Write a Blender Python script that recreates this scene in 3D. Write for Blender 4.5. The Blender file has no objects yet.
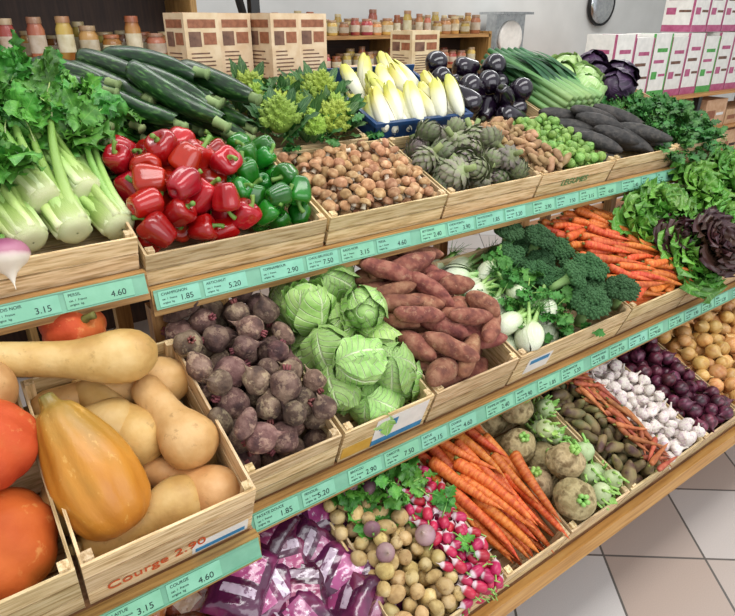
import bpy, math
import numpy as np
from mathutils import Matrix, Vector
rng=np.random.default_rng(11)
pi=math.pi
def R_(a,ax): return np.array(Matrix.Rotation(a,4,ax))
def Tr(x,y,z):
    m=np.eye(4); m[:3,3]=(x,y,z); return m
def Sc(x,y=None,z=None):
    if y is None: y=z=x
    return np.diag([x,y,z,1.0])
class Me:
    def __init__(s): s.P=[]; s.n=0; s.c=None; s.sph=np.array([[0,0,0,.03]])
    def raw(s,V,F,mi=0,ST=None,LP=None,rn=0.,sm=True):
        V=np.asarray(V,float); F=np.asarray(F,int)
        ST=np.zeros_like(V) if ST is None else ST
        LP=V.copy() if LP is None else LP
        s.P.append((V,F+s.n,np.full(len(F),mi),ST,LP,np.full(len(V),float(rn)),np.full(len(F),sm)))
        s.n+=len(V); s.c=None; return s
    def cat(s):
        if s.c is None:
            s.c=tuple(np.concatenate([p[i] for p in s.P]) for i in range(7)); s.P=[s.c]
        return s.c
    def add(s,o,T=None,rn=None,mi=None,mo=0,lp=False):
        V,F,MI,ST,LP,RN,SM=o.cat()
        if T is not None: V=V@T[:3,:3].T+T[:3,3]
        s.P.append((V,F+s.n,(MI+mo) if mi is None else np.full(len(F),mi),ST,V.copy() if lp else LP,RN if rn is None else np.full(len(V),float(rn)),SM))
        s.n+=len(V); s.c=None; return s
def build(name,me,mats,parent=None):
    V,F,MI,ST,LP,RN,SM=me.cat()
    c=(V.min(0)+V.max(0))/2
    m=bpy.data.meshes.new(name)
    m.vertices.add(len(V)); m.vertices.foreach_set('co',(V-c).astype(np.float32).ravel())
    m.loops.add(F.size); m.loops.foreach_set('vertex_index',F.astype(np.int32).ravel())
    m.polygons.add(len(F)); m.polygons.foreach_set('loop_start',np.arange(0,F.size,4,dtype=np.int32))
    m.polygons.foreach_set('material_index',MI.astype(np.int32))
    m.polygons.foreach_set('use_smooth',SM.astype(bool))
    for n,a in (('lp',LP),('st',ST)):
        m.attributes.new(n,'FLOAT_VECTOR','POINT').data.foreach_set('vector',a.astype(np.float32).ravel())
    m.attributes.new('rnd','FLOAT','POINT').data.foreach_set('value',RN.astype(np.float32))
    m.update(calc_edges=True)
    for k in mats: m.materials.append(k)
    o=bpy.data.objects.new(name,m); bpy.context.scene.collection.objects.link(o)
    o.location=c
    if parent: o.parent=parent; o.matrix_parent_inverse=Matrix.Translation(parent.location).inverted()
    return o
# ---------- geometry
def gq(nu,nv,closed):
    m=nu if closed else nu-1
    i,j=np.meshgrid(np.arange(nv-1),np.arange(m),indexing='ij')
    i=i.ravel();j=j.ravel();k=(j+1)%nu
    return np.stack([i*nu+j,i*nu+k,(i+1)*nu+k,(i+1)*nu+j],1)
def crom(P,n):
    P=np.asarray(P,float); k=len(P)
    Q=np.vstack([2*P[0]-P[1],P,2*P[-1]-P[-2]])
    t=np.linspace(0,k-1-1e-9,n); i=t.astype(int); f=(t-i)[:,None]
    a,b,c,d=Q[i],Q[i+1],Q[i+2],Q[i+3]
    return .5*((2*b)+(c-a)*f+(2*a-5*b+4*c-d)*f**2+(3*b-a-3*c+d)*f**3)
def nz(P,f,seed):
    r=np.random.default_rng(abs(seed)+5); o=0
    for i in range(5):
        k=r.normal(size=3)*f*(1+.4*i); o=o+np.sin(P@k+r.uniform(0,6.3))/(1+.4*i)
    return o/3
def lathe(prof,seg=14,n=14,lobes=0,la=0,bend=0,noise=0,nf=40,seed=1,mi=0,center=True,sx=1,sy=1,smooth=True):
    p=crom(prof,n) if smooth else np.array(prof,float); n=len(p)
    p[:,1]=np.maximum(p[:,1],1e-4)
    a=np.linspace(0,2*pi,seg,endpoint=False)
    L=p[-1,0]-p[0,0]; z0=(p[0,0]+p[-1,0])/2 if center else 0
    A,Z=np.meshgrid(a,p[:,0]); Rr=np.repeat(p[:,1][:,None],seg,1)
    rr=Rr*(1+la*(np.abs(np.cos(A*lobes/2))-.6)) if lobes else Rr
    V=np.stack([rr*np.cos(A)*sx,rr*np.sin(A)*sy,Z-z0],-1).reshape(-1,3)
    if noise: V=V+ (V*np.array([1,1,.0])/(np.linalg.norm(V[:,:2],axis=1)[:,None]+1e-6))*(nz(V,nf,seed)*noise*np.clip(Rr.ravel()/p[:,1].max()*2,0,1))[:,None]
    if bend: V[:,0]+=bend*((V[:,2]/(L/2))**2)*abs(L)/2
    ST=np.stack([A.ravel()/(2*pi),np.repeat(np.linspace(0,1,n),seg),0*A.ravel()],1)
    ST[:,1]=np.clip((Z.ravel()-p[0,0])/(L if abs(L)>1e-6 else 1),0,1)
    m=Me(); m.raw(V,gq(seg,n,True),mi,ST,V.copy()); 
    return m
def ball(r,seg=8,n=6,z=1,mi=0):
    t=np.linspace(0,pi,n); return lathe(np.stack([-np.cos(t)*r*z,np.sin(t)*r],1),seg,n,mi=mi,center=False,smooth=False)
def tube(pts,rad,seg=7,n=None,mi=0,flat=1.0):
    pts=np.asarray(pts,float); rad=np.asarray(rad,float)
    if n:
        q=crom(np.hstack([pts,rad[:,None]]),n); pts=q[:,:3]; rad=np.maximum(q[:,3],1e-4)
    n=len(pts); d=np.gradient(pts,axis=0); d/=np.linalg.norm(d,axis=1)[:,None]+1e-9
    up=np.array([0,0,1.]) if abs(d[0,2])<.9 else np.array([1.,0,0])
    V=[];a=np.linspace(0,2*pi,seg,endpoint=False)
    x=np.cross(d[0],up); x/=np.linalg.norm(x)
    for i in range(n):
        x=x-d[i]*np.dot(x,d[i]); x/=np.linalg.norm(x); y=np.cross(d[i],x)
        V.append(pts[i]+rad[i]*(np.cos(a)[:,None]*x+np.sin(a)[:,None]*y*flat))
    V=[np.repeat(pts[:1],seg,0)+(V[0]-pts[0])*.01]+V+[pts[-1]+(V[-1]-pts[-1])*.01]
    V=np.concatenate(V); t=np.linspace(0,1,n); t=np.concatenate([[0],t,[1]])
    ST=np.stack([np.tile(a/(2*pi),n+2),np.repeat(t,seg),0*np.repeat(t,seg)],1)
    m=Me(); m.raw(V,gq(seg,n+2,True),mi,ST); return m
def leaf(L,W,curl=0,ruf=0,rf=4,cup=0,nu=5,nv=8,shape=None,c0=0,mi=0,ph=0,teeth=0,tf=5,base=.0):
    t=np.linspace(0,1,nv); s=np.linspace(-1,1,nu)
    sh=shape(t) if shape else np.sin(pi*np.clip(t,0,1)**.8)**.8
    sh=np.maximum(sh,base*(1-t)+.01)
    if teeth: sh=sh*(1+teeth*np.sin(tf*2*pi*t))
    a=c0+curl*t; dy=np.cos(a)*L/(nv-1); dz=np.sin(a)*L/(nv-1)
    Y=np.concatenate([[0],np.cumsum(dy)[:-1]]); Z=np.concatenate([[0],np.cumsum(dz)[:-1]])
    S,T=np.meshgrid(s,t); w=W*sh[:,None]
    e=np.abs(S)**1.5*np.clip(T*3,0,1)
    off=cup*W*S**2*sh[:,None]+ruf*e*np.sin(rf*2*pi*T+ph+np.sign(S)*1.3)
    X=S*w; V=np.stack([X,Y[:,None]-np.sin(a)[:,None]*off,Z[:,None]+np.cos(a)[:,None]*off],-1).reshape(-1,3)
    m=Me(); m.raw(V,gq(nu,nv,False),mi,np.stack([S.ravel(),T.ravel(),0*T.ravel()],1)); return m
def shell(r,phi0,dphi,t0=.02,t1=.85,nu=11,nv=12,sq=1.,flare=0,ruf=0,rf=5,ph=0,mi=0):
    t=np.linspace(0,1,nv); s=np.linspace(-1,1,nu); S,T=np.meshgrid(s,t)
    th=pi*(1-(t0+(t1-t0)*T)); w=np.sin(pi*(.12+.8*T))**.6
    P=phi0+S*dphi*w; e=np.maximum(np.abs(S)**4*np.clip(T*2,0,1),T**6)
    e2=np.maximum(np.abs(S)**1.5,T**2)*np.clip(T*1.5,0,1)
    rr=r*(1+flare*e+ruf*e2*(np.sin(rf*2*pi*T+ph+S*2)+np.sin(rf*2.3*P+ph)*.7))
    V=np.stack([rr*np.sin(th)*np.cos(P),rr*np.sin(th)*np.sin(P),sq*rr*np.cos(th)],-1).reshape(-1,3)
    m=Me(); m.raw(V,gq(nu,nv,False),mi,np.stack([S.ravel(),T.ravel(),0*T.ravel()],1)); return m
BF=np.array([[0,3,2,1],[4,5,6,7],[0,1,5,4],[1,2,6,5],[2,3,7,6],[3,0,4,7]])
def box(x0,x1,y0,y1,z0,z1,mi=0,rn=0.,bev=0):
    c=np.array([(x0+x1)/2,(y0+y1)/2,(z0+z1)/2]); h=np.abs(np.array([x1-x0,y1-y0,z1-z0]))/2
    sg=np.array([[-1,-1,-1],[1,-1,-1],[1,1,-1],[-1,1,-1],[-1,-1,1],[1,-1,1],[1,1,1],[-1,1,1]])
    V=[];F=[];k=0
    for f in BF:
        V.append(sg[f]*h); F.append(np.arange(4)+k); k+=4
    V=np.concatenate(V); o=np.argsort(-h,kind='stable'); LP=V[:,o]
    m=Me(); m.raw(V+c,np.array(F),mi,None,LP+rn*3,rn,False); return m
def quad(P,mi=0,rn=0):
    m=Me(); m.raw(np.array(P,float),[[0,1,2,3]],mi,np.array([[0,0,0],[1,0,0],[1,1,0],[0,1,0.]]),None,rn,False); return m
def frame(o,y,z,s=1.0):
    y=np.array(y,float); y/=np.linalg.norm(y); z=np.array(z,float); x=np.cross(y,z); x/=np.linalg.norm(x)+1e-9; z=np.cross(x,y)
    m=np.eye(4); m[:3,0]=x*s; m[:3,1]=y*s; m[:3,2]=z*s; m[:3,3]=o; return m
def along(A,B,spin=0,s=1.0):
    A=np.array(A,float);B=np.array(B,float); d=B-A; d/=np.linalg.norm(d)
    q=Vector((0,0,1)).rotation_difference(Vector(d)).to_matrix().to_4x4()
    return Tr(*A)@np.array(q)@R_(spin,'Z')@Sc(s)
# ---------- materials
def lin(h):
    if isinstance(h,str):
        h=h.lstrip('#'); h=[int(h[i:i+2],16)/255 for i in (0,2,4)]
    return tuple([(c/12.92 if c<=.04045 else ((c+.055)/1.055)**2.4) for c in h])+(1,)
def mat(name,cols,ns=30,det=3,rough=.5,bump=0,bs=80,ramp=None,vein=None,tint=.3,stretch=(1,1,1),metal=0,coat=0,hue=.015,lo=.35,hi=.65,attr='lp',trans=0,spec=.5,spots=None):
    m=bpy.data.materials.new(name); m.use_nodes=True; nt=m.node_tree; N=nt.nodes; Lk=nt.links.new
    b=N['Principled BSDF']; b.inputs['Roughness'].default_value=rough; b.inputs['Metallic'].default_value=metal
    b.inputs['Coat Weight'].default_value=coat; b.inputs['Coat Roughness'].default_value=.12; b.inputs['Specular IOR Level'].default_value=spec
    if trans: b.inputs['Transmission Weight'].default_value=trans
    al=N.new('ShaderNodeAttribute'); al.attribute_name=attr
    ar=N.new('ShaderNodeAttribute'); ar.attribute_name='rnd'
    as_=N.new('ShaderNodeAttribute'); as_.attribute_name='st'
    def mth(op,a,b_=None,c=None):
        n=N.new('ShaderNodeMath'); n.operation=op
        for i,v in enumerate((a,b_,c)):
            if v is None: continue
            if isinstance(v,(int,float)): n.inputs[i].default_value=v
            else: Lk(v,n.inputs[i])
        return n.outputs[0]
    vm=N.new('ShaderNodeVectorMath'); vm.operation='MULTIPLY'; Lk(al.outputs['Vector'],vm.inputs[0]); vm.inputs[1].default_value=stretch
    va=N.new('ShaderNodeVectorMath'); va.operation='ADD'; Lk(vm.outputs[0],va.inputs[0])
    Lk(mth('MULTIPLY',ar.outputs['Fac'],7.3),va.inputs[1])
    no=N.new('ShaderNodeTexNoise'); no.inputs['Scale'].default_value=ns; no.inputs['Detail'].default_value=det; Lk(va.outputs[0],no.inputs['Vector'])
    cr=N.new('ShaderNodeValToRGB'); Lk(no.outputs['Fac'],cr.inputs[0]); e=cr.color_ramp.elements
    if len(cols)==1: cols=[cols[0],cols[0]]
    e[0].position=lo; e[0].color=lin(cols[0]); e[1].position=hi; e[1].color=lin(cols[-1])
    for i,c in enumerate(cols[1:-1]):
        x=e.new(lo+(hi-lo)*(i+1)/(len(cols)-1)); x.color=lin(c)
    col=cr.outputs[0]
    sp=N.new('ShaderNodeSeparateXYZ'); Lk(as_.outputs['Vector'],sp.inputs[0])
    def mix(f,a,c):
        n=N.new('ShaderNodeMix'); n.data_type='RGBA'
        if isinstance(f,(int,float)): n.inputs[0].default_value=f
        else: Lk(f,n.inputs[0])
        Lk(a,n.inputs[6])
        if isinstance(c,tuple): n.inputs[7].default_value=c
        else: Lk(c,n.inputs[7])
        return n.outputs[2]
    if ramp:
        r2=N.new('ShaderNodeValToRGB'); e=r2.color_ramp.elements
        jt=mth('ADD',sp.outputs['Y'],mth('MULTIPLY',mth('SUBTRACT',no.outputs['Fac'],.5),.18))
        Lk(jt,r2.inputs[0])
        for i,(p,c,a) in enumerate(ramp):
            x=e[i] if i<2 else e.new(p)
            x.position=p; cc=lin(c); x.color=(cc[0],cc[1],cc[2],a)
        col=mix(r2.outputs['Alpha'],col,r2.outputs['Color'])
    if spots:
        sc_,sz,scol,amt=spots
        n3=N.new('ShaderNodeTexNoise'); n3.inputs['Scale'].default_value=sc_; n3.inputs['Detail'].default_value=4; n3.inputs['Roughness'].default_value=.7; Lk(va.outputs[0],n3.inputs['Vector'])
        mr_=N.new('ShaderNodeMapRange'); Lk(n3.outputs['Fac'],mr_.inputs[0]); mr_.inputs[1].default_value=sz; mr_.inputs[2].default_value=sz+.08; mr_.inputs[4].default_value=amt
        col=mix(mr_.outputs[0],col,lin(scol))
    h=None
    if vein:
        vc,kk,amt=vein
        ab=mth('ABSOLUTE',sp.outputs['X'])
        f1=mth('SUBTRACT',1,mth('MULTIPLY',ab,14)); 
        pp=mth('PINGPONG',mth('SUBTRACT',mth('MULTIPLY',sp.outputs['Y'],kk),mth('MULTIPLY',ab,2.2)),.5)
        f2=mth('SUBTRACT',.8,mth('MULTIPLY',pp,8))
        f=mth('MULTIPLY',mth('MAXIMUM',mth('MAXIMUM',f1,f2),0),amt)
        n=N.new('ShaderNodeClamp'); Lk(f,n.inputs[0]); f=n.outputs[0]
        col=mix(f,col,lin(vc)); h=f
    hs=N.new('ShaderNodeHueSaturation'); Lk(col,hs.inputs['Color'])
    Lk(mth('ADD',mth('MULTIPLY',ar.outputs['Fac'],tint),1-tint/2),hs.inputs['Value'])
    fr=mth('FRACT',mth('MULTIPLY',ar.outputs['Fac'],13.7))
    Lk(mth('ADD',mth('MULTIPLY',fr,hue*2),.5-hue),hs.inputs['Hue'])
    Lk(hs.outputs[0],b.inputs['Base Color'])
    if bump or h is not None:
        n2=N.new('ShaderNodeTexNoise'); n2.inputs['Scale'].default_value=bs; n2.inputs['Detail'].default_value=4; Lk(va.outputs[0],n2.inputs['Vector'])
        hh=n2.outputs['Fac']
        if h is not None: hh=mth('SUBTRACT',mth('MULTIPLY',hh,.5),mth('MULTIPLY',h,.8))
        bp=N.new('ShaderNodeBump'); bp.inputs['Strength'].default_value=bump or .3; bp.inputs['Distance'].default_value=.005
        Lk(hh,bp.inputs['Height']); Lk(bp.outputs[0],b.inputs['Normal'])
    return m
WOOD=mat('poplar_wood',['#ab8d5e','#cfb486','#dec69c'],ns=18,det=5,rough=.65,stretch=(.8,9,9),bump=.3,bs=60,tint=.42,hue=.008,spots=(25,.62,'#8a6840',.5))
RAILW=mat('rail_wood',['#8a6238','#a87c4a','#b98d58'],ns=14,det=5,rough=.5,stretch=(.5,9,9),bump=.2,bs=40,tint=.15)
BEAM=mat('beam_wood',['#a97639','#bf8a4b','#c99a5a'],ns=12,det=5,rough=.45,stretch=(.4,8,8),tint=.15)
DARKW=mat('dark_wood',['#3a2a1e','#4e3a29'],ns=10,rough=.6,stretch=(.5,8,8))
MINT=mat('mint_plastic',['#6fa890','#7ab39a'],rough=.35,tint=.1)
MINT2=mat('label_paper',['#7ab898','#86c2a4'],rough=.5,tint=.12)
INK=mat('ink',['#12282a'],rough=.6,tint=0)
WHITE=mat('paper_white',['#dcdad2','#e9e6de'],rough=.5,tint=.08)
BLUEP=mat('blue_print',['#2d6fa8','#3d86c2'],rough=.5,tint=.2)
YELP=mat('yellow_print',['#d0ab3a','#dcb94e'],rough=.5)
ORNG=mat('orange_marker',['#d0641e','#d87228'],rough=.6)
BLUE=mat('blue_tray_plastic',['#1d3568','#23407a'],rough=.35)
STEEL=mat('steel',['#b9bcc0','#d0d3d6'],rough=.2,metal=1,tint=0)
BLACK=mat('black_metal',['#141414','#1e1e1e'],rough=.4,tint=0)
# ---------- tiers
TILT=math.radians(20)
def tier(Y,Z,t=TILT):
    m=R_(t,'X'); m[:3,3]=(0,Y,Z); return m
TOP=tier(1.2,1.10); MID=tier(.89,.72); BOT=tier(.626,.38)
TOPL=tier(1.2,1.142); MIDL=tier(.83,.72)
# ---------- packing
def pack(protos,b,top,n=400,tries=30,mode='any',yaw=0,ysd=.3,psd=.06,shrink=.9,w0=0,heap=0,occ=None,tilt=.4,smin=.88,smax=1.1,pitch=0,slope=0):
    u0,u1,v0,v1=b; S=np.zeros((0,4)) if occ is None else occ; out=[];fails=0
    cu,cv=(u0+u1)/2,(v0+v1)/2; hu,hv=(u1-u0)/2,(v1-v0)/2
    for i in range(n):
        best=None
        for k in range(tries):
            if k%5==0:
                p=protos[rng.integers(len(protos))]; s=rng.uniform(smin,smax); sp=rng.uniform(0,6.28)
                if mode=='any':
                    R=R_(rng.uniform(0,6.28),'Z')@R_(math.acos(rng.uniform(-1,1)),'Y')@R_(sp,'Z')
                elif mode=='flat':
                    R=R_(yaw+rng.normal()*ysd,'Z')@R_(pi/2-pitch+rng.normal()*psd,'Y')@R_(sp,'Z')
                else:
                    R=R_(sp,'Z')@R_(rng.normal()*tilt,'X')@R_(rng.uniform(0,6.28),'Z')
                of=(p.sph[:,:3]*s)@R[:3,:3].T; r=p.sph[:,3]*s
                a0=u0+max((r-of[:,0]).max(),0); a1=u1-max((r+of[:,0]).max(),0)
                b0=v0+max((r-of[:,1]).max(),0); b1=v1-max((r+of[:,1]).max(),0)
                if a0>a1: a0=a1=(a0+a1)/2
                if b0>b1: b0=b1=(b0+b1)/2
            u=rng.uniform(a0,a1); v=rng.uniform(b0,b1)
            z=w0+(r-of[:,2]).max()
            if len(S):
                dx=(u+of[:,0])[:,None]-S[None,:,0]; dy=(v+of[:,1])[:,None]-S[None,:,1]
                rs=(r[:,None]+S[None,:,3])*shrink; d=rs**2-dx**2-dy**2
                ok=d>0
                if ok.any():
                    zz=np.where(ok,S[None,:,2]+np.sqrt(np.maximum(d,0))-of[:,2][:,None],-9); z=max(z,zz.max())
            lim=top-heap*(((u-cu)/hu)**2+((v-cv)/hv)**2)/2+slope*(v-v0)
            sc=z-lim
            if best is None or sc<best[0]: best=(sc,u,v,z,p,s,R,of,r)
        if best[0]>0:
            fails+=1
            if fails>4: break
            continue
        sc,u,v,z,p,s,R,of,r=best
        out.append((p,Tr(u,v,z)@R@Sc(s),rng.uniform()))
        S=np.vstack([S,np.column_stack([of+np.array([u,v,z]),r])])
    return out,S
def pile(name,T,out,mats):
    if not out: return None
    me=Me()
    for p,M,r in out: me.add(p,T@M,r)
    return build(name,me,mats)
def sph(p,*a): p.sph=np.array([[0,0,z,r] for z,r in a]); return p
# ---------- crate
def crate(T,u0,u1,v0,v1,h,label=None,name='wooden_crate',rows=2,text=None,w=0.0):
    m=Me(); t=.005; g=.005; u0+=.002;u1-=.002
    def bx(*a): m.add(box(*a,rn=rng.uniform()))
    nb=5
    for i in range(nb):
        a=v0+(v1-v0)*i/nb; bx(u0,u1,a+.003,a+(v1-v0)/nb-.003,w,w+.004)
    hs=(h-g*(rows-1))/rows
    for k in range(rows):
        z0=w+k*(hs+g); z1=z0+hs
        bx(u0,u1,v0,v0+t,z0,z1); bx(u0,u1,v1-t,v1,z0,z1)
        bx(u0,u0+t,v0+t,v1-t,z0,z1); bx(u1-t,u1,v0+t,v1-t,z0,z1)
    for a in (u0+t,u1-t-.016):
        for c in (v0+t,v1-t-.016): bx(a,a+.016,c,c+.016,w+.004,w+h+.006)
    if label:
        for (a,b,c,d,mi) in label: 
            m.add(box(u0+(u1-u0)*a,u0+(u1-u0)*b,v0-.0012-.0003*(mi==2),v0-.0002,w+h*c,w+h*d,mi))
    mm=Me(); mm.add(m,T)
    o=build(name,mm,[WOOD,WHITE,BLUEP,YELP,ORNG])
    if text:
        s,size,mt,fx,fz,rot=text
        tm=textmesh(s,size,mt); q=bpy.data.objects.new('marker_writing',tm); bpy.context.scene.collection.objects.link(q)
        M=T@Tr(u0+(u1-u0)*fx,v0-.002,w+h*fz)@R_(pi/2,'X')@R_(rot,'Z')
        q.parent=o; q.matrix_parent_inverse=Matrix.Translation(o.location).inverted(); q.matrix_basis=Matrix(M.tolist())
    return o
_tc={}
def textmesh(s,size,mt,ex=.0003,shear=0):
    k=(s,size,mt.name)
    if k in _tc: return _tc[k]
    c=bpy.data.curves.new('t','FONT'); c.body=s; c.size=size; c.extrude=ex; c.shear=shear
    o=bpy.data.objects.new('t',c); bpy.context.scene.collection.objects.link(o)
    bpy.context.view_layer.update()
    me=bpy.data.meshes.new_from_object(o.evaluated_get(bpy.context.evaluated_depsgraph_get()))
    bpy.data.objects.remove(o); me.materials.clear(); me.materials.append(mt); _tc[k]=me; return me
# ---------- prototypes
def carrot(L,r,seed):
    p=lathe([(0,.0005),(.001,r*.6),(.008,r*.95),(.03,r),(L*.5,r*.76),(L*.82,r*.45),(L*.95,r*.14),(L,.0005)],12,16,bend=rng.uniform(-.12,.12),noise=r*.09,nf=60,seed=seed)
    p.add(tube([(0,0,-L/2+.003),(0,0,-L/2-.008)],[r*.35,r*.3],6,mi=1))
    return sph(p,(-L*.42,r*.9),(-L*.25,r),(0,r*.8),(L*.2,r*.6),(L*.42,r*.3))
def rootblob(L,r,seed,n=.12,bend=0,seg=14,rings=14):
    p=lathe([(0,.0005),(L*.02,r*.35),(L*.15,r*.75),(L*.4,r),(L*.65,r*.92),(L*.87,r*.6),(L*.98,r*.25),(L,.0005)],seg,rings,noise=r*n,nf=.9/r,seed=seed,bend=bend)
    return sph(p,(-L*.3,r*.75),(0,r),(L*.3,r*.75)) if L>2.6*r else sph(p,(0,(r+L/2)/2))
def beet(r,seed):
    p=lathe([(-r*1.9,.0006),(-r*1.5,r*.07),(-r*1.05,r*.28),(-r*.6,r*.8),(0,r),(r*.5,r*.88),(r*.82,r*.5),(r*.9,r*.2)],18,20,noise=r*.14,nf=1.7/r,seed=seed,center=False)
    for i in range(6):
        a=i*1.05; q=r*.2
        p.add(tube([(q*math.cos(a)*.7,q*math.sin(a)*.7,r*.8),(q*math.cos(a)*1.2,q*math.sin(a)*1.2,r*1.25)],[r*.1,r*.08],5,mi=1))
    return sph(p,(0,r))
def turnip(r,seed):
    p=lathe([(-r*1.6,.0005),(-r*1.3,r*.05),(-r*.8,r*.3),(-r*.4,r*.85),(0,r),(r*.4,r*.85),(r*.7,r*.4),(r*.72,r*.1)],16,16,noise=r*.03,nf=1/r,seed=seed,center=False)
    p.add(tube([(0,0,r*.6),(r*.1,0,r*.95)],[r*.18,r*.14],6,mi=1)); return sph(p,(0,r))
def radish():
    r=.012; p=lathe([(-r*2.6,.0004),(-r*1.9,r*.12),(-r*1.2,r*.75),(0,r),(r*.9,r*.7),(r*1.15,r*.2)],10,12,center=False)
    p.add(tube([(0,0,r),(.003,0,r*2.4)],[.002,.0015],5,mi=1)); return sph(p,(-r*.4,r),(r*.3,r*.9))
def pepper(r,h,seed,lob=4):
    p=lathe([(-h*.5+.012,.0006),(-h*.5+.002,r*.3),(-h*.44,r*.62),(-h*.2,r*.82),(h*.15,r*.98),(h*.36,r*.95),(h*.47,r*.66),(h*.45,r*.35),(h*.36,r*.06)],28,20,lobes=lob,la=.19,noise=r*.09,nf=.8/r,seed=seed,center=False)
    p.add(tube([(0,0,h*.36),(0,0,h*.48),(.006,.002,h*.62),(.014,.004,h*.72)],[.009,.0045,.005,.006],7,8,mi=1))
    return sph(p,(-h*.12,r*.85),(h*.15,r*.95))
def mushroom(r,seed):
    p=lathe([(r*.75,.0005),(r*.7,r*.4),(r*.45,r*.82),(0,r*1.0),(-r*.22,r*.93),(-r*.22,r*.75),(-r*.05,r*.45),(-r*.02,r*.3)],14,13,noise=r*.05,nf=1/r,seed=seed,center=False)
    p.add(lathe([(-r*.1,r*.36),(-r*.5,r*.33),(-r*.85,r*.42),(-r*.92,r*.3),(-r*.93,.0005)],10,8,center=False,mi=1))
    return sph(p,(0,r*.95),(-r*.5,r*.5))
def zucchini(L,r,seed):
    p=lathe([(0,.0005),(.002,r*.5),(.012,r*.9),(L*.3,r*1.02),(L*.65,r*.92),(L*.86,r*.68),(L*.93,r*.5)],20,18,lobes=10,la=.05,bend=rng.uniform(-.12,.12),noise=r*.04,nf=25,seed=seed)
    p.add(lathe([(L*.43,r*.52),(L*.46,r*.45),(L*.54,r*.42),(L*.56,r*.55),(L*.562,.0005)],7,8,center=False,mi=1,smooth=False))
    return sph(p,(-L*.4,r*.85),(-L*.2,r),(0,r),(L*.2,r),(L*.4,r*.7))
def eggplant(L,r,seed):
    p=lathe([(0,.0005),(.003,r*.45),(L*.15,r*.9),(L*.35,r),(L*.6,r*.86),(L*.85,r*.6),(L*.97,r*.42),(L,.001)],20,18,bend=rng.uniform(-.1,.1),seed=seed)
    for i in range(5):
        a=i*2*pi/5; M=frame((r*.2*math.cos(a),r*.2*math.sin(a),L*.505),(math.cos(a)*.55,math.sin(a)*.55,-.85),(math.cos(a),math.sin(a),.7))
        p.add(leaf(r*.8,r*.3,cup=-.3,nu=3,nv=5,mi=1),M)
    p.add(tube([(0,0,L*.48),(.002,0,L*.54),(.006,0,L*.60)],[r*.3,r*.18,r*.2],7,6,mi=1))
    return sph(p,(-L*.28,r*.9),(-L*.08,r*.98),(L*.15,r*.8),(L*.38,r*.5))
def artichoke(r):
    p=ball(r*.86,12,9,1.1); n=62
    for i in range(n):
        f=i/n; th=2.75-f**.85*2.65; ph=i*2.39996
        c=np.array([math.sin(th)*math.cos(ph),math.sin(th)*math.sin(ph),math.cos(th)])
        tg=np.array([-math.cos(th)*math.cos(ph),-math.cos(th)*math.sin(ph),math.sin(th)])
        s=1.0 if f<.7 else 1.0-.4*(f-.7)/.3
        p.add(leaf(r*.72*s,r*.36*s,curl=-.5,cup=-.35,nu=5,nv=6,shape=lambda t:np.clip((1-t**2.2),0,1)*(.75+.3*np.sin(pi*t))),frame(c*r*.86*np.array([1,1,1.1]),tg*.92+c*.45,c),rn=rng.uniform())
    p.add(tube([(0,0,-r*.7),(0,0,-r*1.7)],[r*.26,r*.24],8,mi=1)); return sph(p,(0,r*1.0),(-r*1.2,r*.3))
def sprout():
    r=.015;p=ball(r,10,8)
    for i in range(4): p.add(shell(r*(1.03+.02*i),i*1.6+.3,1.0,.02,.75,7,7,flare=.08))
    return sph(p,(0,r*1.05))
def cabbage(r,sq=1.0,n=9,fl=.15,ruf=.03,t1=.86):
    p=ball(r*.97,18,14,sq)
    for i in range(n):
        p.add(shell(r*(1.0+.025*i),i*2.4+.2,1.15,.01,t1-.02*i+rng.uniform(-.04,.04),15,16,sq,flare=fl*(i+1)/n,ruf=ruf*(.4+i/n),rf=rng.uniform(2.5,4.5),ph=rng.uniform(0,6)),rn=rng.uniform())
    p.add(tube([(0,0,-r*sq*.95),(0,0,-r*sq*1.12)],[r*.2,r*.18],8,mi=1))
    return sph(p,(-r*(sq-1)*.8,r),(r*(sq-1)*.8,r)) if sq>1.05 else sph(p,(0,r*1.03))
def celeriac(r,seed):
    p=lathe([(-r*.9,.0005),(-r*.85,r*.4),(-r*.4,r*.9),(0,r),(r*.5,r*.85),(r*.8,r*.45),(r*.85,r*.1)],24,20,noise=r*.12,nf=2.4/r,seed=seed,center=False)
    for i in range(16):
        a=rng.uniform(0,6.28); b=rng.uniform(.0,r*.8); q=np.array([b*math.cos(a),b*math.sin(a),-math.sqrt(max(r*r-b*b,0))*.9])
        p.add(tube([q,q*1.15+rng.normal(size=3)*.004,q*1.25+rng.normal(size=3)*.008],[.004,.003,.001],5,mi=0))
    for i in range(5):
        a=i*1.25; p.add(tube([(r*.15*math.cos(a),r*.15*math.sin(a),r*.75),(r*.22*math.cos(a),r*.22*math.sin(a),r*1.1)],[.007,.006],6,mi=1))
    return sph(p,(0,r))
def kohlrabi(r):
    p=lathe([(-r*.9,.0005),(-r*.85,r*.3),(-r*.5,r*.85),(0,r),(r*.5,r*.85),(r*.85,r*.3),(r*.86,.001)],16,14,center=False)
    for i in range(8):
        a=i*2.4; z=r*(.1+.09*i); rr=math.sqrt(max(r*r-z*z,0))
        c=np.array([rr*math.cos(a),rr*math.sin(a),z]); p.add(tube([c*.9,c*1.12+np.array([0,0,.005]),c*1.22+np.array([0,0,.018])],[.005,.0035,.003],6,mi=1))
    p.add(leaf(r*.9,r*.3,curl=.5,ruf=.004,c0=1.1,cup=.3,nu=5,nv=6,mi=1),Tr(0,r*.2,r*.7))
    return sph(p,(0,r*1.05))
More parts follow.
